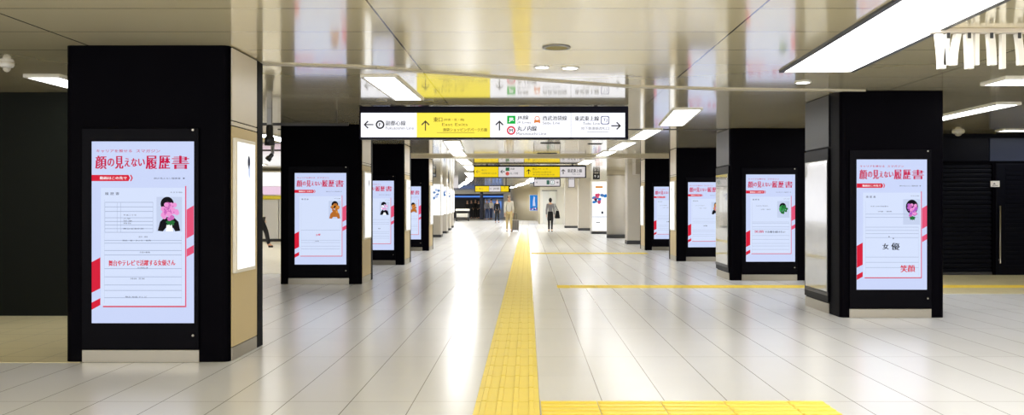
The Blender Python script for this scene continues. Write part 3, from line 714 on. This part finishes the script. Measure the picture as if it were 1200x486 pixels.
# ------------------------------------------------------------------ right side, far
def column(D, l, r, label):
    cx = (X(l, D)+X(r, D))/2; R = (X(r, D)-X(l, D))/2
    t = empty('round_column', (cx, D+R, 0), label, 'column')
    MB().lathe([(R, .14), (R, 2.3), (R, CEIL-.001)], COLM, 40).build('column_shaft', t, recalc=True)
    MB().lathe([(R*1.02, 0), (R*1.02, .13), (R*1.0, .14)], DGREY, 40).build('column_base', t, recalc=True)
    MB().lathe([(R*1.015, CEIL-.16), (R*1.015, CEIL-.13)], STEEL, 40).build('column_collar', t, recalc=True)
column(1250/39., 712, 734, 'round grey metal column right of the white advertising kiosk')
def post(D, l, r, depth, label, m=COLM):
    cx = (X(l, D)+X(r, D))/2; a = (X(r, D)-X(l, D))/2
    t = empty('square_column', (cx, D+depth/2, 0), label, 'column')
    MB().box(-a, a, -depth/2, depth/2, .12, CEIL, m, .03, 3, vertical=True).build('column_shaft', t)
    MB().box(-a-.008, a+.008, -depth/2-.008, depth/2+.008, 0, .12, DGREY, .004).build('column_base', t)
post(1250/46., 735, 758, .6, 'square grey metal column next to the farthest right black pillar')
post(1250/30., 678, 693, .7, 'square grey column left of the white advertising kiosk')
post(1250/27., 662, 678, .7, 'square grey column farthest down the right, near the walking woman')
mb = MB(); mb.box(X(741, 26.4), X(760, 26.4), 25.6, 26.4, Z(205, 26.4), CEIL, mat('duct_grey', (164, 156, 146), .45)); struct(mb.build('trim_4'))
# white advertising kiosk
def kiosk():
    D = 36.8; cx = (X(693, D)+X(712, D))/2; a = (X(712, D)-X(693, D))/2
    t = empty('advertising_kiosk', (cx, D+.3, 0), 'white backlit advertising kiosk with colourful prints left of the round column', 'kiosk')
    MB().box(-a, a, -.3, .3, .1, 2.3, WHITE, .02, 3).build('kiosk_body', t)
    MB().box(-a+.01, a-.01, -.29, .29, 0, .1, DGREY).build('kiosk_base', t)
    p = MB().box(-a+.03, a-.03, -.31, -.3, .14, 2.25, POSTER).build('backlit_panel', t)
    mb = MB(); rnd = random.Random(4); y = -.3115
    mb.xz([(-a*.5, 1.98), (a*.4, 1.98), (a*.4, 2.06), (-a*.5, 2.06)], y, SORN); mb.build('print_header', p); mb = MB()
    for k in range(16):
        mb.disc((rnd.random()-.5)*a*1.7, 1.35 + rnd.random()*.35, .05+.05*rnd.random(), .04+.04*rnd.random(), y-.0004*k, (POSTB, POSTR, SPINK, PBLUE, SDRK)[k % 5], 9, rnd.random()*3)
    mb.build('print_collage', p); mb = MB()
    mb.disc(a*.35, .92, .05, .06, y, SDRK, 10); mb.disc(-a*.3, .5, .05, .02, y, SDRK, 8); mb.disc(-a*.05, .5, .05, .02, y, SDRK, 8)
    mb.build('print_marks', p); mb = MB()
    mb.xz([(-a*.9, .72), (a*.9, .72), (a*.9, .75), (-a*.9, .75)], y, SGRY)
    mb.build('print_line', p)
kiosk()
# wall behind the woman, with a glazed door, and the beige curved wall with a blue poster
mb = MB(); mb.box(X(633, 56), 5.6, 56, 56.3, 0, CEIL, WALLW); struct(mb.build('wall_back_right'))
mb = MB()
pts = [(X(601, 78), 78), (X(603, 73), 73), (X(610, 70.5), 70.5), (X(620, 69), 69), (X(628, 68), 68), (X(632, 66.5), 66.5), (X(633.5, 62), 62), (X(634, 56.3), 56.3)]
for a, b in zip(pts, pts[1:]):
    f = mb.bm.faces.new([mb.bm.verts.new((a[0], a[1], 0)), mb.bm.verts.new((b[0], b[1], 0)), mb.bm.verts.new((b[0], b[1], CEIL)), mb.bm.verts.new((a[0], a[1], CEIL))]); f.smooth = True
mb.mi(BEIGE); bmesh.ops.remove_doubles(mb.bm, verts=mb.bm.verts[:], dist=1e-4)
o = mb.build('wall_curved', recalc=True); so = o.modifiers.new('thick', 'SOLIDIFY'); so.thickness = .15; so.offset = -1; struct(o)
def glass_door():
    D = 55.9
    t = empty('door_1', ((X(636, D)+X(652, D))/2, D, 0), 'pale double door in the white wall behind the walking woman', 'door'); t['kind'] = 'structure'
    w = (X(652, D)-X(636, D))/2
    for s in (-1, 1):
        l = MB().box(min(0, s*w)+.01, max(0, s*w)-.01, -.05, .02, 0, 2.15, mat('door_leaf', (210, 212, 210), .3), .01).build('door_leaf', t)
        MB().box(s*.06-.015, s*.06+.015, -.09, -.05, .8, 1.4, GREY, .004).build('door_handle', l)
    MB().box(-w-.05, w+.05, -.06, .03, 2.15, 2.22, GREY).build('door_frame', t)
glass_door()
def blue_poster():
    D = 66.2; z0, z1 = Z(247, D), Z(228, D); w = X(631, D)-X(620.5, D)
    t = empty('wall_poster', ((X(620.5, D)+X(631, D))/2, D+.2, z0), 'bright blue backlit poster on the far beige wall', 'poster')
    MB().box(-w/2, w/2, 0, .9, 0, z1-z0, WHITE, .01).build('poster_box', t)
    p = MB().box(-w/2+.03, w/2-.03, -.01, 0, .03, z1-z0-.03, PBLUE).build('backlit_poster', t)
    H = z1-z0; mb = MB()
    mb.xz([(-.1, H*.3), (.12, H*.3), (.07, H*.62), (.09, H*.85), (-.02, H*.9), (-.08, H*.6)], -.0115, SPHO)
    for k in range(8): mb.disc(-w*.35 + w*.1*k, H*(.1+.06*(k % 2)), .04, .05, -.012, (SPINK, SDRK, SWHT)[k % 3], 8)
    mb.build('printed_figure', p)
blue_poster()

# ------------------------------------------------------------------ far left shop end
DG = 76.0
def shopfront():
    t = empty('shopfront', (X(548, DG), DG+6, 0), 'dark blue lit shopfront at the far end behind the crowd', 'shopfront')
    x0, x1 = X(532, DG+6)-X(548, DG), X(590, DG+6)-X(548, DG)
    MB().box(x0, x1, -.3, .3, 1.85, 2.3, mat('navy_fascia', (24, 34, 78), .4), .02).build('fascia', t)
    p = MB().box(x0, x1, -.33, -.3, 1.98, 2.12, glow('blue_light', (90, 140, 230), 1.0)).build('blue_light_strip', t)
    MB().box(x0, X(568, DG+6)-X(548, DG), -.05, .2, 0, 1.85, mat('dark_interior', (28, 28, 34), .5)).build('dark_bay', t)
    MB().box(X(568.3, DG+6)-X(548, DG), X(590, DG+6)-X(548, DG), -.02, .2, 0, 1.85, mat('pale_bay', (150, 168, 205), .4)).build('pale_bay', t)
    for k in range(5):
        xx = X(569+4*k, DG+6)-X(548, DG)
        MB().box(xx, xx+.22, -.06, -.03, .9, 1.6, glow('blue_screen', (110, 150, 225), .9)).build('blue_panel', t)
shopfront()
def navy_post():
    D = 74; x0, x1 = X(562.6, D), X(566.2, D)
    t = empty('navy_post', ((x0+x1)/2, D, 0), 'tall dark navy post beside the dark-clothed crowd', 'post')
    MB().box(-(x1-x0)/2, (x1-x0)/2, -.12, .12, .06, 2.35, mat('navy_paint', (20, 26, 58), .4), .02).build('post_shaft', t)
    MB().box(-(x1-x0)/2-.03, (x1-x0)/2+.03, -.15, .15, 0, .06, DGREY).build('post_base', t)
navy_post()
def counter():
    D = 1250/19.; x0, x1 = X(533.5, D), X(549.8, D); cx = (x0+x1)/2; a = (x1-x0)/2
    t = empty('display_cart', (cx, D+.35, 0), 'low white cart with shelf in front of the dark far shopfront', 'cart')
    MB().box(-a, a, -.35, .35, .78, .95, WHITE, .05, 3).build('cart_top', t)
    MB().box(-a+.05, a-.05, -.3, .3, .3, .6, mat('cart_panel', (206, 204, 196), .5), .03).build('cart_box', t)
    for sx in (-1, 1):
        for sy in (-1, 1):
            MB().box(sx*(a-.07)-.03, sx*(a-.07)+.03, sy*.28-.03, sy*.28+.03, .08, .8, DGREY).build('cart_post', t)
            MB().lathe([(.05, -.02), (.05, .02)], BLACK, 14, (sx*(a-.07), sy*.28, .05), 'x').build('caster', t, recalc=True)
    MB().box(-a+.03, a-.03, -.33, .33, .08, .13, DGREY).build('cart_base', t)
counter()

# ------------------------------------------------------------------ lit shop seen between the first two left pillars
def shop():
    D = 29.0
    t = empty('shop_counter', (X(318, D), D+.4, 0), 'pale shop cabinet with yellow top edge seen between two left pillars', 'cabinet')
    for k in range(4):
        x = -1.6 + k*.62
        MB().box(x, x+.6, -.4, .3, .1, 1.42, mat('pale_cabinet', (214, 214, 216), .4), .008).build('cabinet_door', t)
    MB().box(-1.62, .9, -.42, .32, 1.44, 1.56, mat('yellow_band', (232, 214, 60), .4), .005).build('yellow_band', t)
    MB().box(-1.6, .88, -.36, .3, 0, .09, DGREY).build('plinth', t)
    t = empty('display_board', (X(318, 30), 30.3, 0), 'pink and white lit display board above the pale shop cabinet', 'display board')
    MB().box(-2, 1.2, -.1, .1, 0, 2.45, WHITE).build('board', t)
    MB().box(-1.9, 1.1, -.12, -.1, 1.62, 1.9, glow('pink_panel', (236, 206, 226), 1.0)).build('pink_panel', t)
    MB().box(-1.9, 1.1, -.12, -.1, 1.92, 2.4, glow('white_panel', (250, 250, 250), 1.1)).build('white_panel', t)
shop()
def spot(px, D, top_len, blen, label, tilt=0.0):
    t = empty('track_spotlight', (X(px, D), D, CEIL), label, 'spotlight')
    MB().box(-.03, .03, -.03, .03, -top_len, 0, GREY, .004).build('drop_stem', t)
    b = MB().lathe([(.03, 0), (.045, -.02), (.045, -blen*.55), (.062, -blen*.6), (.065, -blen), (.05, -blen)], mat('spot_black', (16, 16, 18), .4), 20).build('lamp_head', t, (0, 0, -top_len), recalc=True)
    b.rotation_euler = (0, tilt, 0)
spot(316, 11.2, .22, .27, 'black spotlight hanging between the first two left pillars, upper and larger')
spot(319.5, 18.2, .18, .17, 'small tilted black spotlight lower in the gap between two left pillars', .7)
def rail(D, z, x0, x1, label, dy):
    t = empty('lighting_rail', ((x0+x1)/2, D, CEIL), label, 'lighting rail')
    mb = MB(); L = math.hypot(x1-x0, dy)
    MB().box(-L/2, L/2, -.015, .015, z-CEIL, z-CEIL+.035, DGREY).build('rail_bar', t)
    for q in (-.42, .42): MB().box(q*L-.01, q*L+.01, -.01, .01, z-CEIL+.035, 0, DGREY).build('hanger', t)
    t.rotation_euler.z = math.atan2(dy, x1-x0)
rail(11.45, Z(147, 11.45), -4.4, -2.4, 'black lighting rail behind the upper spotlight, left gap', .0)
rail(18.6, Z(177, 18.6), -7.5, -4.6, 'black lighting rail behind the small tilted spotlight', .0)
light('ceiling_light', -8.5, 20, -8.5, 27, 0.5, 'ceiling light inside the bright shop behind the left pillars')

# ------------------------------------------------------------------ dark shutters on the right
def shutters():
    D = 15.25; y = -.02
    t = empty('roller_shutter', (X(1130, D), D, 0), 'dark navy ribbed roller shutter behind the nearest right pillar', 'roller shutter')
    c = X(1130, D)
    mb = MB(); x0, x1 = X(1085, D)-c, X(1160.5, D)-c
    for k in range(24):
        z = .06 + k*.08
        mb.box(x0, x1, -.05, -.005, z, z+.068, SHUT, .012, 2)
    mb.build('slat_curtain', t)
    MB().box(x0, x1, -.06, -.002, 0, .055, DGREY).build('bottom_bar', t)
    MB().box(x0, x1, -.08, -.002, 1.985, 2.02, BLACK).build('head_rail', t)
    MB().box(x1, x1+.06, -.07, -.002, 0, 2.02, BLACK).build('guide_rail', t)
    c2 = X(1185, D)
    t = empty('door_2', (c2, D, 0), 'dark navy door with long vertical handle at the right edge', 'door'); t['kind'] = 'structure'
    lf = MB().box(X(1165.5, D)-c2, X(1230, D)-c2, -.06, -.002, 0.01, 1.98, SHUT, .006).build('door_leaf', t)
    mb = MB()
    for k in range(22):
        z = .12 + k*.083
        mb.box(X(1176, D)-c2, X(1228, D)-c2, -.072, -.06, z, z+.06, SHUT, .004, 1)
    mb.build('door_ribs', lf)
    MB().tube([(X(1168.5, D)-c2, -.1, Z(308, D)), (X(1168.5, D)-c2, -.1, Z(241, D))], .014, STEEL).build('door_handle', lf)
    MB().box(X(1168.5, D)-c2-.01, X(1168.5, D)-c2+.01, -.1, -.06, Z(305, D), Z(303, D), STEEL).build('handle_mount', lf)
    MB().lathe([(.02, -.012), (.02, 0)], STEEL, 12, (X(1200, D)-c2, -.075, Z(287, D)), 'y').build('door_lock', lf, recalc=True)
    for (a, b, nm, m) in ((1085, 1157.4, 'left', SHUT), (1158.4, 1236, 'right', SHUT2)):
        MB().box(X(a, D), X(b, D), D-.05, D-.002, Z(189.5, D), Z(161.5, D), m, .005)
    mb = MB(); mb.box(X(1085, D), X(1157.4, D), D-.05, D-.002, 2.03, 2.44, SHUT, .005); struct(mb.build('trim_5'))
    mb = MB(); mb.box(X(1158.6, D), X(1236, D), D-.05, D-.002, 2.03, 2.44, SHUT2, .005); struct(mb.build('trim_6'))
    t = empty('notice_sticker', (X(1163.2, D), D-.078, Z(219, D)), 'small white notice plate beside the dark door, right edge', 'notice')
    w = X(1168.5, D)-X(1158, D)
    p = MB().box(-w/2, w/2, -.006, .006, 0, Z(212, D)-Z(219, D), WHITE, .001).build('notice_plate', t)
    mb = MB(); mb.disc(-w*.1, .055, .02, .03, -.0075, INKG, 3, math.pi/2); mb.xz([(-.05, .02), (.05, .02), (.05, .03), (-.05, .03)], -.0075, INKG); mb.build('printed_mark', p)
shutters()

# ------------------------------------------------------------------ people
def skin_mesh(joints, edges, name, m, parent, sub=2):
    """one continuous surface grown over a skeleton: joints {name: (pos, rx, ry)}"""
    keys = list(joints); idx = {k: i for i, k in enumerate(keys)}
    me = bpy.data.meshes.new(name); me.from_pydata([joints[k][0] for k in keys], [(idx[a], idx[b]) for a, b in edges], [])
    o = bpy.data.objects.new(name, me); COL.objects.link(o)
    sk = o.modifiers.new('skin', 'SKIN'); sk.use_smooth_shade = True
    for i, k in enumerate(keys):
        sv = me.skin_vertices[0].data[i]; r = joints[k][1:]
        sv.radius = (r[0], r[1] if len(r) > 1 else r[0]); sv.use_root = (i == 0)
    su = o.modifiers.new('sub', 'SUBSURF'); su.levels = sub; su.render_levels = sub
    bpy.context.view_layer.update()
    m2 = bpy.data.meshes.new_from_object(o.evaluated_get(bpy.context.evaluated_depsgraph_get()))
    bpy.data.objects.remove(o); bpy.data.meshes.remove(me)
    m2.materials.clear(); m2.materials.append(m)
    for p in m2.polygons: p.use_smooth = True
    o = bpy.data.objects.new(name, m2); link(o, parent); return o
def person(loc, rot, H, label, top_m, leg_m, stride=.18, jacket=False, skirt=False, arm=(.1, .1), hair='short', shoe=None, group=None, hands=True, hairm=HAIR, sleeve_end=.96):
    t = empty('person', loc, label, 'person', group); t.rotation_euler.z = rot; t.scale = (.86, .9, 1)
    k = H/1.70
    P = lambda x, y, z: (x*k, y*k, z*k)
    st = stride
    J = {'pelvis': (P(0,0,.93), .125*k, .095*k), 'waist': (P(0,0,1.06), .115*k, .085*k), 'chest': (P(0,-.01,1.25), .14*k, .1*k), 'shoulders': (P(0,0,1.38), .11*k, .075*k),
         'neck': (P(0,-.01,1.45), .052*k), 'jaw': (P(0,-.03,1.515), .066*k, .07*k), 'head': (P(0,-.02,1.60), .078*k, .092*k), 'crown': (P(0,-.01,1.66), .05*k, .06*k),
         'nose': (P(0,-.125,1.565), .012*k)}
    E = [('pelvis','waist'),('waist','chest'),('chest','shoulders'),('shoulders','neck'),('neck','jaw'),('jaw','head'),('head','crown'),('head','nose')]
    for s, n in ((-1,'l'),(1,'r')):
        f = st*s
        J['hip'+n] = (P(s*.09, 0, .86), .09*k, .085*k)
        J['knee'+n] = (P(s*.095, -f*.55-.03, .48), .058*k); J['ankle'+n] = (P(s*.095, -f*1.0+.02, .085), .04*k)
        J['heel'+n] = (P(s*.095, -f+.045, .035), .03*k); J['toe'+n] = (P(s*.105, -f-.13, .03), .028*k, .03*k)
        E += [('pelvis','hip'+n),('hip'+n,'knee'+n),('knee'+n,'ankle'+n),('ankle'+n,'heel'+n),('ankle'+n,'toe'+n)]
        g = arm[0 if s < 0 else 1]
        J['sh'+n] = (P(s*.175, 0, 1.375), .05*k); J['el'+n] = (P(s*.225, .02+g*.3, 1.10), .04*k)
        J['wr'+n] = (P(s*.235, -g*.7, .86), .028*k, .024*k); J['pa'+n] = (P(s*.24, -g*.85, .79), .018*k, .034*k)
        E += [('shoulders','sh'+n),('sh'+n,'el'+n),('el'+n,'wr'+n),('wr'+n,'pa'+n)]
        if hands:
            for q, (dy, ln) in enumerate(((-.03,.070),(-.01,.082),(.01,.076),(.03,.06))):
                J['f%d'%q+n] = (P(s*.24, -g*.85+dy, .745), .009*k); J['g%d'%q+n] = (P(s*(.24-.012), -g*.85+dy-.004, .75-ln), .0075*k)
                E += [('pa'+n,'f%d'%q+n),('f%d'%q+n,'g%d'%q+n)]
            J['th'+n] = (P(s*.225, -g*.85-.055, .80), .011*k); J['tt'+n] = (P(s*.22, -g*.85-.07, .755), .009*k)
            E += [('wr'+n,'th'+n),('th'+n,'tt'+n)]
    body = skin_mesh(J, E, 'body', SKIN, t, 1)
    def grow(names, add, edges, name, m, extra=None):
        jj = {}
        for nm in names:
            q = J[nm]; jj[nm] = (q[0], q[1]+add*k, (q[2] if len(q) > 2 else q[1])+add*k)
        if extra: jj.update(extra)
        return skin_mesh(jj, edges, name, m, t, 2)
    top_names = ['waist','pelvis','chest','shoulders','shl','ell','wrl','shr','elr','wrr']
    grow(top_names, .022, [('waist','pelvis'),('waist','chest'),('chest','shoulders'),('shoulders','shl'),('shl','ell'),('ell','wrl'),('shoulders','shr'),('shr','elr'),('elr','wrr')], 'jacket' if jacket else 'shirt', top_m)
    if skirt:
        MB().lathe([(.145*k, 1.02*k), (.165*k, .9*k), (.18*k, .7*k), (.175*k, .56*k)], leg_m, 24).build('skirt', t, recalc=True)
        grow(['hipl','kneel','anklel'], .012, [('hipl','kneel'),('kneel','anklel')], 'stocking', leg_m)
        grow(['hipr','kneer','ankler'], .012, [('hipr','kneer'),('kneer','ankler')], 'stocking', leg_m)
    else:
        grow(['pelvis','hipl','kneel','anklel','hipr','kneer','ankler'], .024, [('pelvis','hipl'),('hipl','kneel'),('kneel','anklel'),('pelvis','hipr'),('hipr','kneer'),('kneer','ankler')], 'trousers', leg_m)
    for n in 'lr':
        grow(['heel'+n,'toe'+n], .014, [('heel'+n,'toe'+n)], 'shoe', shoe or CLOTHK)
    mbh = MB(); hb = bmesh.ops.create_icosphere(mbh.bm, subdivisions=3, radius=1.0)['verts']; mbh.mi(hairm)
    low = 1.47 if hair == 'bob' else 1.535
    for v in hb:
        c = v.co.copy(); f = max(0, -c.y)                      # -y is the face side
        zz = 1.60 + c.z*(.115 if c.z > 0 else (1.60-low))
        if f > .25: zz = max(zz, 1.635 + .02*(1-f))            # fringe line above the brow
        taper = 1 if c.z > 0 else (1 - .25*abs(c.z) if hair != 'bob' else 1 - .05*abs(c.z))
        v.co = Vector((c.x*.102*taper*k, (c.y*.115*taper + .0)*k, zz*k))
    for fc in mbh.bm.faces: fc.smooth = True
    mbh.build('hair', t)
    face = MB()
    for s in (-1, 1):
        face.lathe([(.001, -.008*k), (.01*k, -.003*k), (.01*k, .003*k), (.001, .006*k)], CLOTHK, 10, P(s*.032, -.108, 1.59), 'y')
    face.build('eyes', t, recalc=True)
    MB().box(-.022*k, .022*k, -.105*k, -.09*k, 1.518*k, 1.528*k, mat('lips', (176, 96, 90), .5), .003).build('mouth', t)
    for s in (-1, 1):
        MB().lathe([(.006*k, -.008*k), (.024*k, 0), (.006*k, .008*k)], SKIN, 12, P(s*.09, .0, 1.585), 'x').build('ear', t, recalc=True)
    return t
DM = 40.0
person((X(596.5, DM), DM, 0), 0.15, 1.70, 'walking man in white shirt and beige trousers, pulling a suitcase', CLOTHW, CLOTHB, .16, arm=(.1, -.12), hairm=mat('grey_hair', (150, 142, 130), .6))
person((X(645, DM), DM, 0), math.pi-.1, 1.57, 'woman walking away in grey top and black skirt', CLOTHG, CLOTHK, .12, skirt=True, hair='bob', arm=(.05, .05))
person((X(582.5, 60), 60, 0), .2, 1.66, 'person in black clothes walking just left of the man with a suitcase', CLOTHK, CLOTHK, .16, jacket=True)
def suitcase():
    x = X(603.9, 40.15)
    t = empty('suitcase', (x, 40.15, 0), 'small grey rolling suitcase beside the man in beige trousers', 'suitcase')
    m = mat('suitcase_shell', (140, 136, 140), .4)
    MB().box(-.17, .17, -.11, .11, .06, .56, m, .035, 4).build('case_shell', t)
    for s in (-1, 1):
        MB().lathe([(.035, -.015), (.035, .015)], BLACK, 14, (s*.13, -.06, .035), 'x').build('wheel', t, recalc=True)
        MB().lathe([(.035, -.015), (.035, .015)], BLACK, 14, (s*.13, .06, .035), 'x').build('wheel', t, recalc=True)
    MB().tube([(-.07, 0, .55), (-.07, 0, .82), (-.06, 0, .835), (.06, 0, .835), (.07, 0, .82), (.07, 0, .55)], .01, DGREY).build('pull_handle', t)
    for q in range(4): MB().box(-.12+.07*q, -.105+.07*q, -.117, -.109, .1, .52, DGREY, .002).build('ridge', t)
suitcase()
def handbag():
    D = DM-.02; x = X(653.2, D)
    t = empty('shoulder_bag', (x, D+.02, .62), 'black shoulder bag hanging at the right side of the woman', 'bag')
    mb = MB(); mb.box(-.13, .13, -.07, .07, 0, .36, CLOTHK, .05, 4)
    for v in mb.bm.verts:
        f = 1 - .45*max(0, v.co.z)/.36; v.co.x *= f; v.co.y *= f
    mb.build('bag_body', t)
    MB().tube([(-.05, 0, .34), (-.1, .03, .55), (-.12, .04, .70), (-.08, .05, .6), (.05, 0, .34)], .012, CLOTHK).build('bag_strap', t)
handbag()
crowd = [(547.5, 76, 'dark-clothed person at the left end of the far crowd, by the white cart', CLOTHK, CLOTHK, .1), (552.5, 78, 'dark-clothed person in the middle of the far crowd', CLOTHK, CLOTHK, .15),
         (557, 76.5, 'dark-clothed person at the right of the far crowd', CLOTHK, CLOTHK, .08), (561, 78, 'dark-clothed person at the far crowd, next to the navy post', CLOTHK, CLOTHK, .12),
         (570.5, 72, 'person in pale top and navy trousers, right of the navy post', CLOTHG, CLOTHN, .12), (575.5, 74, 'person in pale top and blue trousers before the blue panels', CLOTHW, CLOTHN, .1)]
for i, (px, D, lb_, a, b, s_) in enumerate(crowd):
    person((X(px, D), D, 0), .4*(-1)**i, 1.66 + .05*(i % 3), lb_, a, b, s_, jacket=(a is CLOTHK), hands=False)
person((X(304.5, 25), 25, 0), math.pi/2, 1.62, 'person in white top and black trousers behind the nearest left pillar', CLOTHW, CLOTHK, .3, arm=(.1, .1))

# ------------------------------------------------------------------ world, camera, render look
w = bpy.data.worlds.new('world'); S.world = w; w.use_nodes = True
w.node_tree.nodes['Background'].inputs['Color'].default_value = lin((250, 250, 255))
w.node_tree.nodes['Background'].inputs['Strength'].default_value = 2.6
cam = bpy.data.cameras.new('camera'); co = bpy.data.objects.new('camera', cam); link(co)
co.location = (0, 0, CAMZ); co.rotation_euler = (math.pi/2, 0, 0)
cam.sensor_fit = 'HORIZONTAL'; cam.sensor_width = 36; cam.lens = 36*F/1200
cam.shift_x = -(PX-600)/1200; cam.shift_y = (PY-243)/1200
cam.clip_start = .05; cam.clip_end = 300
S.camera = co
S.view_settings.view_transform = 'Standard'; S.view_settings.look = 'None'
S.view_settings.gamma = 1; S.view_settings.exposure = 0; S.view_settings.use_curve_mapping = False
S.cycles.use_denoising = True
S.cycles.sample_clamp_indirect = 4.0; S.cycles.caustics_reflective = False; S.cycles.caustics_refractive = False
S.cycles.max_bounces = 10; S.cycles.diffuse_bounces = 6; S.cycles.glossy_bounces = 5
